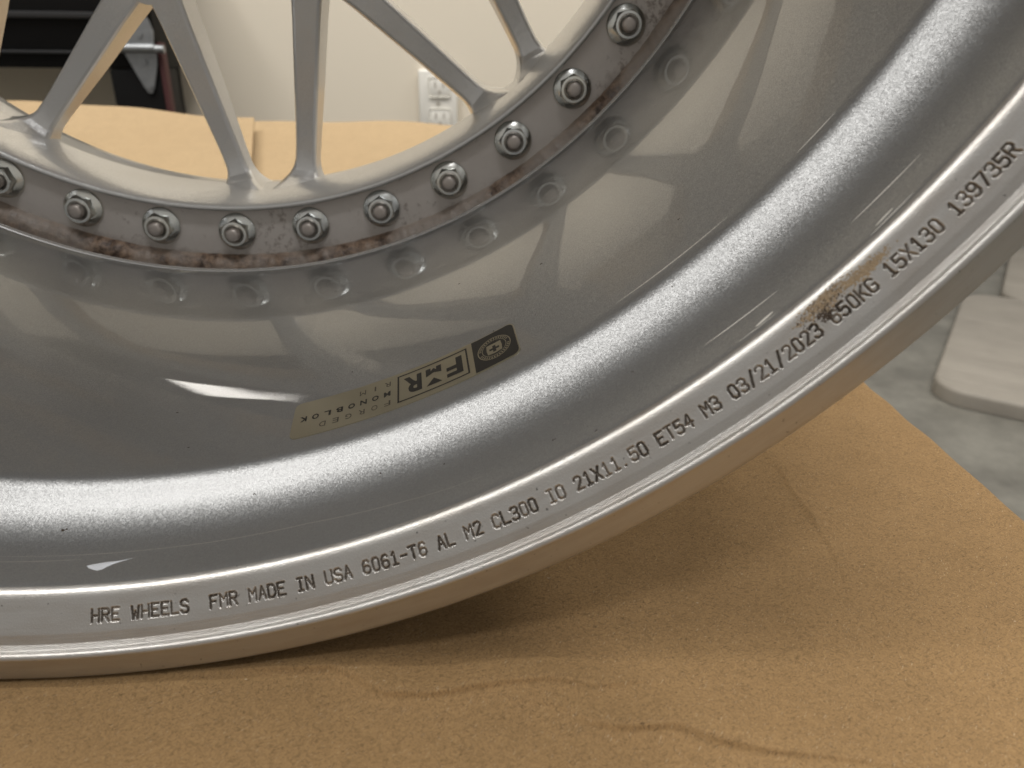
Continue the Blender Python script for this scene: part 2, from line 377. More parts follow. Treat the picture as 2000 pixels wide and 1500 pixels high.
# --- stamped strip: stroke letters pressed into the metal
G = {  # strokes on a 4 x 6 cell
 'A': [[(0, 0), (2, 6), (4, 0)], [(0.8, 2.2), (3.2, 2.2)]], 'C': [[(4, 5), (3, 6), (1, 6), (0, 5), (0, 1), (1, 0), (3, 0), (4, 1)]],
 'D': [[(0, 0), (0, 6), (2.6, 6), (4, 4.6), (4, 1.4), (2.6, 0), (0, 0)]], 'E': [[(4, 6), (0, 6), (0, 0), (4, 0)], [(0, 3.1), (3, 3.1)]],
 'F': [[(4, 6), (0, 6), (0, 0)], [(0, 3.1), (3, 3.1)]], 'G': [[(4, 5), (3, 6), (1, 6), (0, 5), (0, 1), (1, 0), (3, 0), (4, 1), (4, 2.8), (2.4, 2.8)]],
 'H': [[(0, 0), (0, 6)], [(4, 0), (4, 6)], [(0, 3), (4, 3)]], 'I': [[(0.7, 6), (3.3, 6)], [(2, 6), (2, 0)], [(0.7, 0), (3.3, 0)]],
 'K': [[(0, 0), (0, 6)], [(4, 6), (0.2, 2.6)], [(1.5, 3.6), (4, 0)]], 'L': [[(0, 6), (0, 0), (3.8, 0)]], 'M': [[(0, 0), (0, 6), (2, 3), (4, 6), (4, 0)]],
 'N': [[(0, 0), (0, 6), (4, 0), (4, 6)]], 'O': [[(1, 0), (0, 1), (0, 5), (1, 6), (3, 6), (4, 5), (4, 1), (3, 0), (1, 0)]],
 'R': [[(0, 0), (0, 6), (3, 6), (4, 5.2), (4, 3.9), (3, 3), (0, 3)], [(2, 3), (4, 0)]],
 'S': [[(4, 5), (3, 6), (1, 6), (0, 5.1), (0, 4), (1, 3.2), (3, 2.8), (4, 2), (4, 0.9), (3, 0), (1, 0), (0, 1)]],
 'T': [[(0, 6), (4, 6)], [(2, 6), (2, 0)]], 'U': [[(0, 6), (0, 1), (1, 0), (3, 0), (4, 1), (4, 6)]], 'W': [[(0, 6), (0.8, 0), (2, 3.6), (3.2, 0), (4, 6)]],
 'X': [[(0, 0), (4, 6)], [(0, 6), (4, 0)]], '0': [[(1, 0), (0.2, 1), (0.2, 5), (1, 6), (3, 6), (3.8, 5), (3.8, 1), (3, 0), (1, 0)]],
 '1': [[(0.9, 4.8), (2, 6), (2, 0)], [(0.7, 0), (3.3, 0)]], '2': [[(0, 4.8), (0.4, 5.7), (1.3, 6), (2.8, 6), (3.8, 5.2), (3.8, 4.1), (0, 0), (4, 0)]],
 '3': [[(0, 5.2), (1, 6), (3, 6), (3.9, 5.2), (3.9, 3.9), (3, 3.1), (1.6, 3.1)], [(3, 3.1), (4, 2.2), (4, 0.9), (3, 0), (1, 0), (0, 0.9)]],
 '4': [[(3, 0), (3, 6), (0, 2), (4, 2)]], '5': [[(3.8, 6), (0.3, 6), (0.2, 3.2), (2.8, 3.6), (3.9, 2.7), (3.9, 1), (2.9, 0), (1, 0), (0, 0.8)]],
 '6': [[(3.7, 5.2), (3, 6), (1.2, 6), (0.1, 4.6), (0.1, 1.1), (1, 0), (3, 0), (3.9, 1), (3.9, 2.4), (3, 3.3), (1, 3.3), (0.1, 2.3)]],
 '7': [[(0, 6), (4, 6), (1.5, 0)]], '9': [[(0.2, 0.7), (1, 0), (2.7, 0), (3.9, 1.4), (3.9, 4.9), (3, 6), (1, 6), (0.1, 5), (0.1, 3.7), (1, 2.8), (3, 2.8), (3.9, 3.8)]],
 '-': [[(0.4, 3), (3.6, 3)]], '.': [[(1.0, 0.1), (1.4, 0.1)]], '/': [[(0.3, -0.4), (3.7, 6.4)]],
}
STAMP = 'HRE WHEELS  FMR MADE IN USA 6061-T6 AL M2 CL300 IO 21X11.50 ET54 M3 03/21/2023 650KG 15X130 139735R'
P1 = np.array((271.0, 2.10)) / 1000; P2 = np.array((265.4, 5.96)) / 1000
L = np.linalg.norm(P2 - P1)                                     # slant length of the band
NU, NV = 2340, 62
ang = np.linspace(TA0, TA1, NU + 1); sv = np.linspace(0, 1, NV + 1)
RM = 0.2683
U = (ang - math.radians(-86.96)) * RM * 1000                    # mm along the band
Vv = sv * L * 1000                                              # mm across it
D = np.zeros((NV + 1, NU + 1))
pitch = math.radians(0.5215) * RM * 1000; cw, chh = 1.72, 3.0; v0 = 1.98
jit = random.Random(3)
for i, ch in enumerate(STAMP):
    if ch == ' ' or ch not in G: continue
    u0 = i * pitch + 0.34; dv = jit.uniform(-0.06, 0.06); dep = jit.uniform(0.62, 1.15)
    j0, j1 = np.searchsorted(U, [u0 - 0.8, u0 + cw + 0.8])
    uu, vv = np.meshgrid(U[j0:j1], Vv)
    dm = np.full(uu.shape, 9.0)
    for st in G[ch]:
        pts = [(u0 + x / 4 * cw, v0 + dv + y / 6 * chh) for x, y in st]
        for (ax, ay), (bx, by) in zip(pts[:-1], pts[1:]):
            dx, dy = bx - ax, by - ay; q = max(dx * dx + dy * dy, 1e-9)
            tt = np.clip(((uu - ax) * dx + (vv - ay) * dy) / q, 0, 1)
            dm = np.minimum(dm, np.hypot(uu - ax - tt * dx, vv - ay - tt * dy))
    wd = 0.43
    rz = rng.normal(0, 1, (14, 12)); gi = np.clip((vv - v0 + 1) / 5 * 12, 0, 12.99).astype(int); gj = np.clip((uu - u0 + 0.8) / (cw + 1.6) * 11, 0, 10.99).astype(int)
    dm = dm + 0.028 * rz[gi, gj] * (dm < 0.6)
    g = np.clip(1 - (dm / wd), 0, 1); g = g * g * (3 - 2 * g)
    rimup = np.exp(-((dm - wd - 0.10) / 0.10) ** 2) * 0.035      # metal pushed up beside the stamp
    old = D[:, j0:j1]; D[:, j0:j1] = np.where(g > 0, np.minimum(old, -0.46 * dep * g), np.where(old < 0, old, np.maximum(old, rimup)))
tn = (P2 - P1) / L; nr, ny = -tn[1], tn[0]                      # band normal (radial, depth)
pr = P1[0] + (P2[0] - P1[0]) * sv[:, None] + nr * D / 1000; py = P1[1] + (P2[1] - P1[1]) * sv[:, None] + ny * D / 1000
X = pr * np.cos(ang)[None]; Zc = pr * np.sin(ang)[None]
Vt = np.stack([X, py + 0 * X, Zc], -1).reshape(-1, 3)
idx = np.arange((NV + 1) * (NU + 1)).reshape(NV + 1, NU + 1)
Ft = np.stack([idx[:-1, :-1], idx[:-1, 1:], idx[1:, 1:], idx[1:, :-1]], -1).reshape(-1, 4)
me = bpy.data.meshes.new('stamped_text_band')
me.vertices.add(len(Vt)); me.vertices.foreach_set('co', Vt.astype(np.float32).ravel())
me.loops.add(Ft.size); me.loops.foreach_set('vertex_index', Ft.astype(np.int32).ravel())
me.polygons.add(len(Ft)); me.polygons.foreach_set('loop_start', np.arange(0, Ft.size, 4, dtype=np.int32))
me.update(calc_edges=True); me.polygons.foreach_set('use_smooth', [True] * len(Ft))
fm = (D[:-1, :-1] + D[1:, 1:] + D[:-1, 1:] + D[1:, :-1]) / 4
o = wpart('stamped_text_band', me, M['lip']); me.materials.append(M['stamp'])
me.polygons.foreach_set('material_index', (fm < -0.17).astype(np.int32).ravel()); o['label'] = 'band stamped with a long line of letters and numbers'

# --- barrel
def slope(y): return np.interp(y, [9.5, 11, 16, 22, 30, 35, 38.3, 40.2, 42.2, 44], [14, 3, 4, 11, 26, 35, 37.5, 29, 15, 10.5])
ys = np.concatenate([np.linspace(9.5, 12, 6), np.linspace(12.6, 44, 64)])
rs = [262.55]
for a, b in zip(ys[:-1], ys[1:]): rs.append(rs[-1] - math.tan(math.radians(float(slope((a + b) / 2)))) * (b - a))
off = 249.96 - rs[-1]
barrel_pts = [(r + off * (y - 9.5) / 34.5, y) for r, y in zip(rs, ys)]
BY_ = np.linspace(44, 203, 160); BS_ = np.tan(np.radians(np.interp(BY_, [44, 70, 95, 115, 135, 203], [10.5, 10.2, 7.3, 3.0, 1.6, 1.2])))
BR_ = barrel_pts[-1][0] - np.concatenate([[0], np.cumsum((BS_[1:] + BS_[:-1]) / 2 * np.diff(BY_))])
print('barrel end r', BR_[-1])
def barrel_r(y): return float(np.interp(y, [p[1] for p in barrel_pts], [p[0] for p in barrel_pts])) if y < 44 else float(np.interp(y, BY_, BR_))
rF = barrel_r(197.5) - 1.3
chain_b = barrel_pts + [(barrel_r(y), y) for y in np.linspace(48, 195.0, 60)] + [(rF + 1.2, 196.2), (rF + 0.85, 197.4), (rF + 0.35, 198.5), (rF, 199.6), (rF - 0.12, 200.7), (rF - 0.05, 201.8), (rF + 0.2, 202.8), (rF + 0.6, 203.5), (rF + 1.3, 204.0), (rF + 2.2, 204.4), (rF + 4, 204.6)]
# outer skin and the outboard half (closed, hardly seen)
chain_o = [(rF + 4, 204.6), (rF + 9, 205), (rF + 10, 222)]
chain_out = [(247, 222), (250, 240), (258, 262), (266, 285), (268, 306), (274, 311), (283, 312.5), (284, 316), (283, 319), (276, 318), (271, 312), (270, 290)]
chain_skin = [(284, 316), (276, 300), (268, 297), (268, 262), (255, 245), (252, 225), (248, 205), (254, 60), (263, 48), (268, 40), (268, 16), (280, 12.5), (283.9, 12)]
wpart('barrel', lathe('barrel', [chain_b, chain_o], 720), M['paint'])
bead = [(rF + 1.45 - 2.1 * math.sin(math.radians(f)), 200.6 - 2.1 * math.cos(math.radians(f))) for f in range(0, 185, 10)]
wpart('barrel_edge_bead', lathe('barrel_edge_bead', [bead], 720), M['edge'])
wpart('outboard_barrel', lathe('outboard_barrel', [chain_out, chain_skin], 256), M['paint'])

# --- bolt flange, sealant bead
FY = 219.5
wpart('bolt_flange', lathe('bolt_flange', [[(246, FY), (240, FY), (230, FY), (220, FY), (210.5, FY)]], 512), M['flange'])
def wob(r, y, a):
    k = (y * 1000 - FY) / 6.0
    s = (math.sin(a * 61) + math.sin(a * 143 + 1) + math.sin(a * 229 + 2.2) + 0.8 * math.sin(a * 411)) * 0.00022 * (0.3 - k)
    return r - s, y - abs(s) * 0.8
wpart('sealant_bead', lathe('sealant_bead', [[(233.4, FY + .05), (233.8, 218.4), (234.6, 217.2), (235.6, 216.2), (237.0, 215.4), (239, 214.6), (244.5, 214.3)]], 1400, wob=wob), M['seal'])

# --- centre: outer ring, V spokes, hub
ring = [(211.9, FY + 0.5), (211.95, 217.5), (211.9, 215.6), (211.6, 214.7), (211.0, 214.25), (210.2, 214.2), (209.5, 214.7), (208.9, 215.7), (208.1, 217.5), (207.0, 220.5), (206.0, 224.5), (205.2, 229), (204.6, 234), (204.1, 239), (203.8, 243.5), (203.9, 246), (204.4, 250), (205.5, 262), (208, 274), (214, 276), (225, 276)]
wpart('centre_ring', lathe('centre_ring', [ring], 512), M['centre'])
hubc = [(84, 236), (84, 234.6), (83, 234), (78, 233), (40, 233), (38.5, 234), (38, 236), (38, 274), (80, 274), (84, 268), (84, 236)]
wpart('hub', lathe('hub', [[p for p in hubc]], 128), M['centre'])

def sweep(stations):
    """stations: (centre xz, lateral dir xz, half width, back depth, front depth, side spread) -> closed chamfered bar"""
    V, F = [], []; n = 10
    for (cx, cz), (lx, lz), hw, yb, yf, sp in stations:
        c = 0.0016
        sec = [(-hw + c, yb), (hw - c, yb), (hw - 0.4 * c, yb + 0.35 * c), (hw + 0.05 * c, yb + 1.2 * c), (hw + sp, yf - c), (hw + sp - c, yf), (-hw - sp + c, yf), (-hw - sp, yf - c), (-hw - 0.05 * c, yb + 1.2 * c), (-hw + 0.4 * c, yb + 0.35 * c)]
        for u, y in sec: V.append((cx + lx * u, y, cz + lz * u))
    m = len(stations)
    for i in range(m - 1):
        for j in range(n):
            k = (j + 1) % n; F.append((i * n + j, i * n + k, (i + 1) * n + k, (i + 1) * n + j))
    F.append(tuple(range(n))[::-1]); F.append(tuple((m - 1) * n + j for j in range(n)))
    return V, F
def spoke_mesh():
    """one V spoke pointing down the -Z axis: stem, two legs"""
    V, F = [], []
    def add(v, f):
        b = len(V); V.extend(v); F.extend([tuple(b + i for i in q) for q in f])
    H = math.radians(14.0)
    for s in (-1, 1):
        A = np.array((s * 0.0045, -0.1185)); B = np.array((s * 0.2086 * math.sin(H), -0.2086 * math.cos(H)))
        d = B - A; ln = np.linalg.norm(d); d = d / ln; lat = np.array((-d[1], d[0]))
        st = []
        for t in np.concatenate([np.linspace(0, 0.86, 14), np.linspace(0.88, 1.0, 16)]):
            Pp = A + d * ln * t; rr = math.hypot(*Pp)
            hw = np.interp(t, [0, 0.2, 0.6, 0.86], [0.0072, 0.0062, 0.0052, 0.0047])
            k = max(0.0, (rr - 0.1905) / 0.0181); hw += 0.009 * k ** 3.0
            yb = np.interp(rr, [0.11, 0.14, 0.186, 0.196, 0.1995, 0.2025, 0.2050, 0.2071, 0.2088, 0.212], [0.2325, 0.2365, 0.2435, 0.2440, 0.2431, 0.2402, 0.2352, 0.2305, 0.2275, 0.225])
            st.append((Pp, lat, hw, yb, max(yb + 0.008, float(np.interp(t, [0, 0.5, 0.85, 1.0], [0.253, 0.256, 0.2545, 0.252]))), 0.0012))
        add(*sweep(st))
    st = []
    for rr, hw in ((0.070, 0.014), (0.085, 0.0125), (0.10, 0.0115), (0.112, 0.0110), (0.120, 0.0104), (0.1255, 0.0090), (0.1280, 0.0060), (0.1292, 0.0030)):
        st.append(((0.0, -rr), (1.0, 0.0), hw, float(np.interp(rr, [0.07, 0.11, 0.14], [0.2330, 0.23235, 0.2363])) - 0.0001, 0.2525, 0.001))
    add(*sweep(st))
    return mesh('v_spoke', V, F, True, 17)
sm = spoke_mesh()
for k in range(10):
    o = link('v_spoke', sm, M['centre'] if k == 0 else None, wheel)
    o.location = (0, 0, 0.284)
    a = math.radians(-104.3 + 36 * k) + PI / 2                   # rotate -Z to the spoke's direction
    o.rotation_euler = (0, -a, 0)

# --- nuts with washers and stud ends
def ringmesh(name, rings, close=True, sharp=35):
    V, F = [], []; n = len(rings[0])
    for rg in rings: V.extend(rg)
    for i in range(len(rings) - 1):
        for j in range(n): k = (j + 1) % n; F.append((i * n + j, i * n + k, (i + 1) * n + k, (i + 1) * n + j))
    if close: F.append(tuple((len(rings) - 1) * n + j for j in range(n)))
    me = mesh(name, V, F, True, sharp); return me
def circ(r, h, n=24): return [(r * math.cos(2 * PI * i / n), -h, r * math.sin(2 * PI * i / n)) for i in range(n)]
def hexr(af, h, n=24, rc=None):
    out = []
    for i in range(n):
        a = 2 * PI * i / n; m = (a + PI / 6) % (PI / 3) - PI / 6
        r = af / 2 / math.cos(m)
        if rc: r = min(r, rc)
        out.append((r * math.cos(a), -h, r * math.sin(a)))
    return out
mm = 0.001
nut_me = ringmesh('flange_nut', [hexr(11.4 * mm, 1.6 * mm), hexr(11.4 * mm, 5.6 * mm), hexr(11.4 * mm, 6.2 * mm, rc=6.1 * mm), hexr(11.4 * mm, 6.8 * mm, rc=5.6 * mm), circ(4.6 * mm, 6.9 * mm), circ(3.75 * mm, 6.5 * mm), circ(3.6 * mm, 5.0 * mm)], False, 30)
wash_me = ringmesh('washer', [circ(8.7 * mm, -0.3 * mm, 40), circ(8.8 * mm, 0.3 * mm, 40), circ(8.7 * mm, 0.9 * mm, 40), circ(8.3 * mm, 1.25 * mm, 40), circ(7.2 * mm, 1.75 * mm, 40), circ(6.2 * mm, 2.5 * mm, 40), circ(5.0 * mm, 2.7 * mm, 40)], True, 60)
stud_me = ringmesh('stud', [circ(3.35 * mm, 4.6 * mm), circ(3.35 * mm, 9.2 * mm), circ(3.25 * mm, 9.8 * mm), circ(2.9 * mm, 10.25 * mm), circ(2.2 * mm, 10.5 * mm), circ(1.1 * mm, 10.6 * mm)], True, 40)
rn = random.Random(5)
for i in range(40):
    a = math.radians(-117.1 + 9 * i); r = 0.2222
    nut = link('flange_nut', nut_me, M['zinc'] if i == 0 else None, wheel)
    nut.location = (r * math.cos(a), FY * mm, 0.284 + r * math.sin(a)); nut.rotation_euler = (0, rn.uniform(0, PI / 3), 0)
    link('washer', wash_me, M['zinc'] if i == 0 else None, nut)
    s = link('stud', stud_me, M['stud'] if i == 0 else None, nut); s.location = (0, rn.uniform(-0.4, 0.4) * mm, 0)

# --- foil sticker on the barrel
S0, S1 = math.radians(-60.42), math.radians(-76.95)             # reading runs from right to left in the picture
SL = abs(S1 - S0) * 248.4; SW = 17.0; SY = 64.6                  # mm; the foot of the letters points into the barrel
def stick(x, t, h):                                             # sticker mm -> wheel coordinates
    y = SY - t + 1.2 * (1 - x / SL) - 0.6; a = S0 - x / 248.4
    r = (barrel_r(y) - h) / 1000
    return (r * math.cos(a), y / 1000, r * math.sin(a))
def sheet(name, x0, x1, t0, t1, h, rad=(0, 0, 0, 0), nx=48, thick=0.0):
    # rounded outline, fan of strips between the two long edges
    xs = np.unique(np.concatenate([np.linspace(x0, x1, nx), x0 + np.array([0, .1, .3, .6, 1]) * max(rad[0], .01), x1 - np.array([0, .1, .3, .6, 1]) * max(rad[1], .01)]))
    lo, hi = [], []
    for x in xs:
        def cut(R_, dx): return 0 if R_ <= 0 or dx >= R_ else R_ - math.sqrt(max(0, R_ * R_ - (R_ - dx) ** 2))
        c = max(cut(rad[0], x - x0), cut(rad[1], x1 - x))
        lo.append((x, t0 + c)); hi.append((x, t1 - c))
    V, F = [], []
    for (xa, ta), (xb, tb) in zip(lo, hi):
        for q in range(5): V.append(stick(xa, ta + (tb - ta) * q / 4, h))
    n = len(xs)
    for i in range(n - 1):
        for q in range(4): F.append((i * 5 + q, i * 5 + q + 1, (i + 1) * 5 + q + 1, (i + 1) * 5 + q))
    if thick:
        b = len(V)
        loop = [i * 5 for i in range(n)] + [(n - 1) * 5 + q for q in range(1, 5)] + [i * 5 + 4 for i in range(n - 2, -1, -1)] + [3, 2, 1]
        flat = [(xa, ta + (tb - ta) * q / 4) for (xa, ta), (xb, tb) in zip(lo, hi) for q in range(5)]
        for li in loop: V.append(stick(*flat[li], h - thick))
        m = len(loop)
        for k in range(m): F.append((loop[k], loop[(k + 1) % m], b + (k + 1) % m, b + k))
    return mesh(name, V, F, True, 40)
sticker = wpart('sticker', sheet('sticker', 0, SL, 0, SW, 0.32, (2.2, 2.2), 60, 0.45), M['foil'])
sticker['label'] = 'champagne foil sticker with black print, upside down on the barrel'
def sprint(name, me, mat): return link(name, me, mat, sticker)
sprint('black_panel', sheet('black_panel', 0.35, 14.2, 0.35, SW - 0.35, 0.36, (2.0, 0), 24), M['ink'])
def frame(name, x0, x1, t0, t1, wd, h, mat):
    V, F = [], []
    def q(a, b, c, d):
        me_ = sheet('t', a, b, c, d, h, nx=8); b0 = len(V); V.extend([v.co[:] for v in me_.vertices]); F.extend([tuple(b0 + i for i in p.vertices) for p in me_.polygons]); bpy.data.meshes.remove(me_)
    q(x0, x1, t0, t0 + wd); q(x0, x1, t1 - wd, t1); q(x0, x0 + wd, t0 + wd, t1 - wd); q(x1 - wd, x1, t0 + wd, t1 - wd)
    return sprint(name, mesh(name, V, F), mat)
frame('print_frame', 15.9, 38.8, 1.6, SW - 2.0, 0.55, 0.36, M['ink'])
def text_mesh(txt, size, offset=0.0, spacing=1.0, sx=1.0):
    cu = bpy.data.curves.new('t', 'FONT'); cu.body = txt; cu.size = size; cu.offset = offset; cu.space_character = spacing; cu.resolution_u = 4
    ob = bpy.data.objects.new('t', cu); C.objects.link(ob); bpy.context.view_layer.update()
    dg = bpy.context.evaluated_depsgraph_get(); me_ = bpy.data.meshes.new_from_object(ob.evaluated_get(dg))
    bpy.data.objects.remove(ob); bpy.data.curves.remove(cu)
    v = [(x.co.x * sx, x.co.y) for x in me_.vertices]; f_ = [tuple(p.vertices) for p in me_.polygons]; bpy.data.meshes.remove(me_)
    return v, f_
def letters(name, txt, x, t, height, width, mat, offset=0.0, spacing=1.0):
    v, f_ = text_mesh(txt, 1.0, offset, spacing); a = np.array(v)
    mn, mx = a.min(0), a.max(0); a = (a - mn) / (mx - mn)
    V = [stick(x + p[0] * width, t + p[1] * height, 0.37) for p in a]
    return sprint(name, mesh(name, V, f_, False), mat)
# big letters: F, R from the font, M drawn as its own mark (two posts over a wedge)
letters('print_letter', 'F', 17.8, 3.9, 8.6, 5.2, M['ink'], 0.035)
letters('print_letter', 'R', 31.0, 3.9, 8.6, 5.8, M['ink'], 0.035)
def poly(name, pts, h, mat): return sprint(name, mesh(name, [stick(x, t, h) for x, t in pts], [tuple(range(len(pts)))], False), mat)
poly('print_letter', [(24.6, 12.5), (29.6, 12.5), (27.1, 9.3)], 0.37, M['ink'])
poly('print_letter', [(24.6, 3.9), (26.2, 3.9), (26.2, 5.4), (27.1, 4.3), (28.0, 5.4), (28.0, 3.9), (29.6, 3.9), (29.6, 7.6), (27.1, 6.6), (24.6, 7.6)], 0.37, M['ink'])
def spaced(txt, x, t, step, hgt, wdt, mat, off=0.0):
    for i, ch in enumerate(txt):
        wl = wdt * (0.25 if ch == 'I' else 1.0)
        letters('print_letter', ch, x + i * step + (wdt - wl) / 2, t, hgt, wl, mat, off)
spaced('FORGED', 41.0, 12.1, 4.0, 2.3, 1.9, M['ink2'])
spaced('MONOBLOK', 41.0, 7.4, 3.75, 2.4, 2.1, M['ink'], 0.03)
spaced('RIM', 41.0, 2.6, 4.0, 2.3, 1.9, M['ink2'])
# emblem: ring of tiny marks round a shield with a cross
def annulus(name, cx, ct, r0, r1, h, mat, n=48):
    V, F = [], []
    for i in range(n):
        a = 2 * PI * i / n
        for r in (r0, r1): V.append(stick(cx + r * math.cos(a), ct + r * math.sin(a), h))
    for i in range(n): k = (i + 1) % n; F.append((2 * i, 2 * i + 1, 2 * k + 1, 2 * k))
    return sprint(name, mesh(name, V, F), mat)
EC = (7.4, 8.4)
annulus('emblem_ring', *EC, 5.1, 5.4, 0.40, M['foil']); annulus('emblem_ring', *EC, 3.75, 3.95, 0.40, M['foil'])
V, F = [], []
for i in range(34):
    if i in (0, 1, 17, 18): continue
    a = 2 * PI * i / 34
    for (dr, da) in ((4.2, -0.045), (4.9, -0.05), (4.9, 0.05), (4.2, 0.045)):
        V.append(stick(EC[0] + dr * math.cos(a + da), EC[1] + dr * math.sin(a + da), 0.40))
    F.append(tuple(range(len(V) - 4, len(V))))
sprint('emblem_lettering', mesh('emblem_lettering', V, F, False), M['foil'])
poly('emblem_shield', [(EC[0] + x, EC[1] + t) for x, t in ((-2.3, 2.5), (0, 2.9), (2.3, 2.5), (2.5, 0.2), (2.3, -2.2), (-2.3, -2.2), (-2.5, 0.2))], 0.40, M['foil'])
poly('emblem_cross', [(EC[0] + x, EC[1] + 0.5 + t) for x, t in ((-.5, 1.6), (.5, 1.6), (.5, .5), (1.6, .5), (1.6, -.5), (.5, -.5), (.5, -1.6), (-.5, -1.6), (-.5, -.5), (-1.6, -.5), (-1.6, .5), (-.5, .5))], 0.43, M['ink'])

# --- scratches, chip and dirt on the rim
def rim_r(y):
    if y < 9.5: return float(np.interp(y, [-1.86, -0.92, 0.45, 2.10, 5.96, 7.09, 8.1, 9.5], [275.9, 274.55, 273.4, 271.0, 265.4, 263.9, 263.05, 262.55]))
    return barrel_r(y)
def rimpt(a_deg, y, h=0.03):
    a = math.radians(a_deg); r = (rim_r(y) - h) / 1000; return (r * math.cos(a), (y - (0.6 * h if y < 9.5 else 0)) / 1000, r * math.sin(a))
def scratch(path, wd, mat=M['scratch'], h=0.03, n=40, taper=True, name='scratch', kind=None):
    a = np.array(path, float); t = np.linspace(0, 1, len(a)); tt = np.linspace(0, 1, n)
    ac = np.interp(tt, t, a[:, 0]); yc = np.interp(tt, t, a[:, 1])
    V, F = [], []
    for k in range(n):
        e = math.sin(PI * min(1, max(0, tt[k]))) ** 0.5 if taper else 1
        q = wd * e * (0.6 + 0.4 * math.sin(k * 1.7) ** 2) / 2 + 0.005
        V.append(rimpt(ac[k], yc[k] - q, h)); V.append(rimpt(ac[k], yc[k], h * 1.6)); V.append(rimpt(ac[k], yc[k] + q, h))
    for k in range(n - 1):
        b = 3 * k; F.append((b, b + 1, b + 4, b + 3)); F.append((b + 1, b + 2, b + 5, b + 4))
    return wpart(name, mesh(name, V, F), mat)
for pth, wd in (([(-41.67, 18.78), (-39.8, 18.75), (-37.36, 18.6)], 0.34), ([(-41.8, 10.1), (-40.4, 10.4), (-39.15, 10.51)], 0.24), ([(-50.99, 18.2), (-48.6, 18.1), (-46.43, 17.84)], 0.34),
                ([(-49.6, 10.9), (-47.26, 10.95)], 0.16), ([(-41.3, 11.4), (-40.2, 11.8)], 0.5), ([(-48.5, 11.7), (-47.35, 12.3)], 0.7),
                ([(-53.75, 44.6), (-49.25, 44.6), (-45.44, 44.4)], 0.30), ([(-40.36, 43.4), (-37.45, 43.2)], 0.30)):
    scratch(pth, wd * 1.45, h=0.05)
for pth, wd in (([(-93.6, 20.1), (-84.49, 20.41), (-75.47, 20.16), (-70, 18.0), (-67.7, 16.77), (-64.61, 15.75)], 0.16), ([(-93.6, 18.2), (-91, 18.4), (-88.4, 18.7)], 0.14)):
    scratch(pth, wd, simple('faint_scratch', (0.62, 0.57, 0.53), 0.4, 0.6), 0.02, 120)
# white chip with a tail
cpts = [(-87.95, 16.2), (-87.75, 15.4), (-87.5, 14.7), (-87.2, 14.15), (-86.95, 14.5), (-86.75, 15.3), (-86.4, 16.3), (-85.95, 17.2), (-85.4, 17.95), (-85.9, 17.55), (-86.4, 17.2), (-86.9, 17.1), (-87.3, 16.85), (-87.65, 16.6)]
V = [rimpt(-87.1, 15.9, 0.16)] + [rimpt(a + 0.03 * math.sin(i * 5), y, 0.02) for i, (a, y) in enumerate(cpts)]
wpart('paint_chip', mesh('paint_chip', V, [(0, 1 + i, 1 + (i + 1) % len(cpts)) for i in range(len(cpts))]), M['chip'])
# crumbs of dirt smeared over the ridge
def crumbs(name, cnt, sampler, mat, smin, smax, seed):
    rr = random.Random(seed); V, F = [], []
    for _ in range(cnt):
        a, y = sampler(rr); s = rr.uniform(smin, smax) * rr.uniform(0.5, 1); n = rr.randint(5, 8); el = rr.uniform(0.9, 2.4); rot_ = rr.uniform(-0.5, 0.5)
        b = len(V); V.append(rimpt(a, y, 0.05 + 0.25 * s))
        for k in range(n):
            t_ = 2 * PI * k / n; q = s * rr.uniform(0.6, 1.2)
            du, dv = q * el * math.cos(t_), q * math.sin(t_)
            du, dv = du * math.cos(rot_) - dv * math.sin(rot_), du * math.sin(rot_) + dv * math.cos(rot_)
            V.append(rimpt(a + math.degrees(du / 265), y + dv * 0.7, 0.012))
        for k in range(n): F.append((b, b + 1 + k, b + 1 + (k + 1) % n))
    o = wpart(name, mesh(name, V, F), mat, kind='stuff'); return o
def smear_a(r): 
    a = r.gauss(-45.3, 0.75); return a, min(7.6, max(4.2, 6.4 + 0.25 * (a + 45.3) + r.gauss(0, 0.55)))
def smear_b(r): 
    a = r.gauss(-43.1, 0.6); return a, min(7.4, max(4.8, 6.0 + r.gauss(0, 0.35)))
def smear_c(r):
    a = r.gauss(-45.7, 0.25); return a, 4.9 + r.gauss(0, 0.45)
crumbs('dirt_smear', 320, smear_a, M['dirt'], 0.05, 0.24, 1)
crumbs('dirt_smear', 200, smear_c, M['dirt'], 0.05, 0.26, 2)
crumbs('grime_smear', 700, smear_a, M['grime'], 0.08, 0.30, 3)
crumbs('grime_smear', 560, smear_b, M['grime'], 0.08, 0.30, 4)
crumbs('dirt_smear', 110, smear_b, M['dirt'], 0.03, 0.12, 5)
# isolated specks
for (a, y), s in zip([(-62.66, 57.7), (-58.13, 12.0), (-60.48, 17.1), (-67.0, 26.0), (-61.9, 66), (-50.4, 38.2), (-90.3, 28.3), (-90.1, 28.6), (-79, 33), (-71, 30), (-55, 25), (-73, 75), (-84, 52), (-47.5, 60), (-68, 52), (-86, 70), (-57, 90), (-64, 110)],
                     [.35, .42, .35, .3, .3, .3, .55, .4, .25, .25, .25, .25, .3, .3, .3, .4, .4, .5]):
    crumbs('dirt_speck', 3, lambda r, a=a, y=y: (a + r.gauss(0, 0.04), y + r.gauss(0, 0.1)), M['dirt'], s * 0.7, s, int(abs(a) * 10))

# ================================================================== CARDBOARD BOX
carton = empty('cardboard_box', (0, 0.15, 0))
tag(carton, 'brown cardboard box with wrinkled top carrying the wheel', 'box')
def cpart(name, me, mat): 
    o = link(name, me, mat, carton); o.location = (0, -0.15, 0); return o
BX, BY0, BY1 = 0.300, -0.17, 0.46
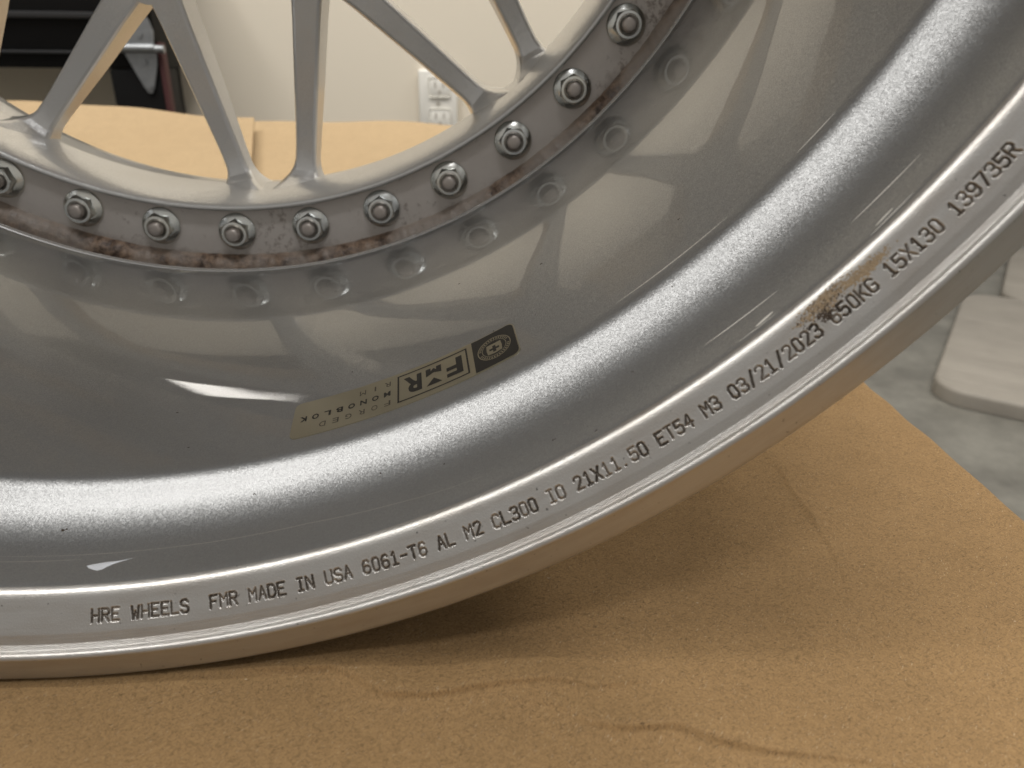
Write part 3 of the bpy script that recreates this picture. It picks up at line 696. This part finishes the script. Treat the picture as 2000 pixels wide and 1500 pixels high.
# wrinkled top: a fine sheet with folds of the loose liner
nx, ny_ = 470, 480
gx = np.concatenate([np.linspace(-BX, -0.02, 120, endpoint=False), np.linspace(-0.02, BX, 400)]); gy = np.concatenate([np.linspace(BY0, -0.045, 50, endpoint=False), np.linspace(-0.045, 0.015, 200, endpoint=False), np.linspace(0.015, 0.14, 150, endpoint=False), np.linspace(0.14, BY1, 120)])
XX, YY = np.meshgrid(gx, gy); ZZ = np.zeros_like(XX)
folds = [
 ([(0.030, 0.0004), (0.0481, 0.0002), (0.061, -0.0002), (0.0725, -0.0004), (0.0782, -0.0038), (0.0864, -0.0104), (0.0989, -0.0108), (0.1102, -0.0086), (0.1267, -0.0082), (0.139, -0.0116), (0.1496, -0.0096), (0.1629, -0.0086)], 0.0036, 0.0140, 0.0040),
 ([(0.112, -0.011), (0.1274, -0.0142), (0.1351, -0.0206), (0.1408, -0.0226), (0.1553, -0.023), (0.1636, -0.0277), (0.1744, -0.0307), (0.1877, -0.0329), (0.21, -0.036)], 0.0032, 0.0120, 0.0040),
 ([(0.2231, 0.1166), (0.2246, 0.0892), (0.2236, 0.077), (0.2236, 0.0595), (0.2223, 0.0374), (0.2183, 0.0187)], 0.0009, 0.016, 0.0045),
 ([(-0.02, -0.03), (0.02, -0.034), (0.05, -0.031), (0.09, -0.036)], 0.0009, 0.010, 0.004),
 ([(0.25, 0.0), (0.262, -0.012), (0.27, -0.03)], 0.0004, 0.010, 0.004),
]
for pts, hgt, wide, tight in folds:
    best = np.full(XX.shape, 1e9); side = np.ones(XX.shape); endf = np.zeros(XX.shape)
    m = len(pts) - 1
    for k in range(m):
        (ax, ay), (bx, by) = pts[k], pts[k + 1]
        dx, dy = bx - ax, by - ay; q = dx * dx + dy * dy
        t_ = ((XX - ax) * dx + (YY - ay) * dy) / q; tc = np.clip(t_, 0, 1)
        d = np.hypot(XX - ax - tc * dx, YY - ay - tc * dy); better = d < best
        best = np.where(better, d, best); side = np.where(better, np.sign(dx * (YY - ay) - dy * (XX - ax)), side)
        endf = np.where(better, (k + tc) / m, endf)
    amp = hgt * np.sin(PI * np.clip(endf, 0.0, 1)) ** 0.6
    ZZ += np.where(side > 0, amp * np.exp(-(best / wide) ** 2), amp * (0.45 * np.exp(-(best / 0.0005) ** 2) + 0.55 * np.exp(-best / tight)))
wav = 0.0004 * np.sin(XX * 60 + 3 * np.sin(YY * 40)) * np.sin(YY * 75 + XX * 20) + 0.0003 * np.sin(XX * 170 + YY * 60) * np.sin(YY * 140 - XX * 50)
ZZ += wav
press = np.exp(-((XX / 0.05) ** 2)) * ((YY > -0.002) & (YY < 0.33))
ZZ = np.where((np.abs(XX) < 0.29) & (YY > -0.0015) & (YY < 0.325), np.minimum(ZZ, 0.0 + 0.5 * np.maximum(0, 0.284 - np.sqrt(np.maximum(0, 0.284 ** 2 - np.minimum(np.abs(XX), 0.283) ** 2)))), ZZ)
ZZ -= 0.0006 * press
edge = np.maximum(0, np.abs(XX) - (BX - 0.006)) / 0.006; ZZ -= 0.004 * edge ** 2.2
edge = np.maximum(0, (BY0 + 0.006) - YY) / 0.006; ZZ -= 0.004 * edge ** 2.2
Vt = np.stack([XX, YY, ZZ + BOX_TOP], -1).reshape(-1, 3)
a_, b_ = XX.shape; idx = np.arange(a_ * b_).reshape(a_, b_)
Ft = np.stack([idx[:-1, :-1], idx[:-1, 1:], idx[1:, 1:], idx[1:, :-1]], -1).reshape(-1, 4)
me = bpy.data.meshes.new('top_panel'); me.from_pydata(Vt.tolist(), [], Ft.tolist()); me.update(); me.polygons.foreach_set('use_smooth', [True] * len(me.polygons))
cpart('top_panel', me, M['kraft'])
T = 0.004
for lo, hi in (((-BX, BY0, 0.001), (-BX + T, BY1, BOX_TOP - T)), ((BX - T, BY0, 0.001), (BX, BY1, BOX_TOP - T)), ((-BX + T, BY0, 0.001), (BX - T, BY0 + T, BOX_TOP - T)), ((-BX + T, BY1 - T, 0.001), (BX - T, BY1, BOX_TOP - 0.001))):
    o = box('side_panel', lo, hi, M['kraft'], carton); o.location = (0, -0.15, 0)
# two lifted flaps behind the wheel
def flap(name, x0, x1, y1a, y1b, dz, skew=0.0):
    nxx, nyy = 40, 24; V, F = [], []
    for t_ in (0, 1):
        for j in range(nyy + 1):
            for i in range(nxx + 1):
                u = i / nxx; v = j / nyy
                ye = y1a + (y1b - y1a) * u; y = BY1 + 0.002 + (ye - BY1) * v
                x = x0 + (x1 - x0) * u + skew * v * (u if skew else 0)
                z = BOX_TOP + 0.2107 * (y - BY1) + dz * min(1, v * 3) + 0.0022 * math.sin(x * 19 + 1) * v + 0.001 * math.sin(x * 47) * v
                V.append((x, y, z - (0.004 if t_ else 0)))
    n1 = (nxx + 1) * (nyy + 1); w_ = nxx + 1
    for j in range(nyy):
        for i in range(nxx):
            q = (j * w_ + i, j * w_ + i + 1, (j + 1) * w_ + i + 1, (j + 1) * w_ + i); F.append(q); F.append(tuple(n1 + k for k in q[::-1]))
    loop = [i for i in range(w_)] + [j * w_ + nxx for j in range(1, nyy + 1)] + [nyy * w_ + i for i in range(nxx - 1, -1, -1)] + [j * w_ for j in range(nyy - 1, 0, -1)]
    for k in range(len(loop)):
        a, b = loop[k], loop[(k + 1) % len(loop)]; F.append((b, a, n1 + a, n1 + b))
    return cpart(name, mesh(name, V, F, True, 40), M['flap'])
flap('flap', -0.30, 0.298, 0.762, 0.722, 0.0)
flap('flap', -0.60, -0.062, 0.792, 0.712, 0.015, -0.050)

# ================================================================== BACKGROUND THINGS
# wall outlet
plate = empty('wall_outlet', (0.069, 1.2, 0.40))
tag(plate, 'white duplex power outlet plate on the cream wall', 'outlet')
ox0, ox1, oz0, oz1 = -0.034, 0.029, 0.354 - 0.40, 0.449 - 0.40
box('cover_plate', (ox0, -0.012, oz0), (ox1, 0.0, oz1), M['plate'], plate, 0.004, 3)
for zc in (-0.026, 0.022):
    rc = box('receptacle', (-0.017, -0.0145, zc - 0.015), (0.017, -0.0125, zc + 0.015), M['plate'], plate, 0.003, 2)
    for sx in (-0.0065, 0.0065): box('slot', (sx - 0.0012, -0.0150, zc + 0.000), (sx + 0.0012, -0.0142, zc + 0.009), M['slot'], rc)
    box('ground_hole', (-0.0024, -0.0150, zc - 0.010), (0.0024, -0.0142, zc - 0.005), M['slot'], rc)

# black cabinet on legs with a zinc strap hinge
cab = empty('black_cabinet', (-0.75, 1.08, 0))
tag(cab, 'black steel cabinet standing on legs against the wall, left of the outlet', 'cabinet')
def kpart(name, lo, hi, mat, bev=0.002): 
    o = box(name, lo, hi, mat, cab, bev); o.location = (0.75, -1.08, 0); return o
cx1 = -0.300
kpart('body', (-1.30, 1.005, 0.452), (cx1 - 0.004, 1.175, 0.66), M['black'])
kpart('upper_body', (-1.30, 1.01, 0.662), (-0.47, 1.175, 1.90), M['black'])
kpart('rail', (-1.29, 0.998, 0.513), (-0.375, 1.004, 0.521), M['darkrail'], 0.001)
kpart('rail', (-1.29, 0.999, 0.470), (-0.375, 1.004, 0.474), M['darkrail'], 0.001)
for x0, x1 in ((-0.372, cx1 - 0.004), (-1.30, -1.22)):
    kpart('leg', (x0, 1.006, 0.001), (x1, 1.07, 0.4515), M['black'])
    kpart('leg', (x0 - 0.03 if x0 > -1 else x0, 1.12, 0.001), (x1 - 0.03 if x0 > -1 else x1, 1.174, 0.4515), M['black'])
kpart('red_edge_strip', (cx1 - 0.0035, 1.003, 0.02), (cx1 + 0.003, 1.020, 0.485), M['red'], 0.001)
hinge = empty('strap_hinge', (-0.322, 1.0, 0.478)); hinge.parent = cab; hinge.location = (-0.322 + 0.75, 1.0 - 1.08, 0.478)
def plate_poly(name, pts, y0, y1, mat):
    bm = bmesh.new(); f_ = bm.faces.new([bm.verts.new((x, y1, z)) for x, z in pts]); e = bmesh.ops.extrude_face_region(bm, geom=[f_])
    for g in e['geom']:
        if isinstance(g, bmesh.types.BMVert): g.co.y = y0
    bmesh.ops.recalc_face_normals(bm, faces=bm.faces); me_ = bpy.data.meshes.new(name); bm.to_mesh(me_); bm.free()
    return link(name, me_, mat, hinge)
lower = [(-0.024, -0.006), (0.018, -0.006), (0.0165, -0.02), (0.0075, -0.050), (0.004, -0.0565), (-0.001, -0.0565), (-0.005, -0.050), (-0.022, -0.012)]
plate_poly('hinge_leaf', lower, 0.0015, 0.0035, M['galv'])
plate_poly('hinge_leaf', [(-0.021, 0.006), (0.016, 0.006), (0.018, 0.020), (0.0145, 0.034), (0.004, 0.052), (-0.004, 0.052), (-0.016, 0.032), (-0.021, 0.018)], 0.0015, 0.0035, M['galv'])
def ycyl(name, r, y0, y1, cx, cz, mat, axis='x', n=20, par=None):
    V, F = [], []
    for e in (0, 1):
        for i in range(n):
            a = 2 * PI * i / n; u, v = r * math.cos(a), r * math.sin(a)
            V.append(((y0, y1)[e], cx + u, cz + v) if axis == 'x' else (cx + u, (y0, y1)[e], cz + v))
    for i in range(n): k = (i + 1) % n; F.append((i, k, n + k, n + i))
    F.append(tuple(range(n))[::-1]); F.append(tuple(range(n, 2 * n)))
    return link(name, mesh(name, V, F, True, 40), mat, par or hinge)
ycyl('hinge_pin', 0.0058, -0.030, 0.019, -0.0045, 0.0, M['galv'])
ycyl('hinge_pin', 0.0050, 0.0195, 0.031, -0.0045, -0.001, M['galv'])
ycyl('plate_screw', 0.0032, -0.0135, -0.0115, -0.0025, -0.002, M['slot'], 'y', 14, plate)
for cx_, cz_ in ((0.000, 0.017), (0.000, -0.017), (0.0015, -0.048)): ycyl('screw_head', 0.0038, -0.0005, 0.0014, cx_, cz_, M['galv'], 'y', 16)

# off-white foam boards on the floor to the right
def slab(name, label, corner, lu, lv, z0, h):
    bm = bmesh.new(); bmesh_box(bm, (0, -lv, 0), (lu, 0, h))
    ve = [e for e in bm.edges if abs(e.verts[0].co.z - e.verts[1].co.z) > 1e-5]
    bmesh.ops.bevel(bm, geom=ve, offset=0.055, segments=8, profile=0.5, affect='EDGES')
    te = [e for e in bm.edges if abs(e.verts[0].co.z - h) < 1e-5 and abs(e.verts[1].co.z - h) < 1e-5]
    bmesh.ops.bevel(bm, geom=te, offset=0.007, segments=4, profile=0.5, affect='EDGES')
    me_ = bpy.data.meshes.new(name); bm.to_mesh(me_); bm.free(); me_.polygons.foreach_set('use_smooth', [True] * len(me_.polygons)); me_.set_sharp_from_angle(angle=math.radians(50))
    o = link(name, me_, M['foam']); o.location = (*corner, z0); o.rotation_euler = (0, 0, math.atan2(0.807, 0.59))
    tag(o, label, 'foam board', 'foam boards lying on the floor'); return o
slab('foam_board', 'off-white foam board on the grey floor, nearest the cardboard box', (0.808, 0.868), 0.58, 0.55, 0.001, 0.025)
slab('foam_board', 'off-white foam board on the floor behind the nearer one, cut by the frame', (1.205, 1.30), 0.5, 0.5, 0.001, 0.025)
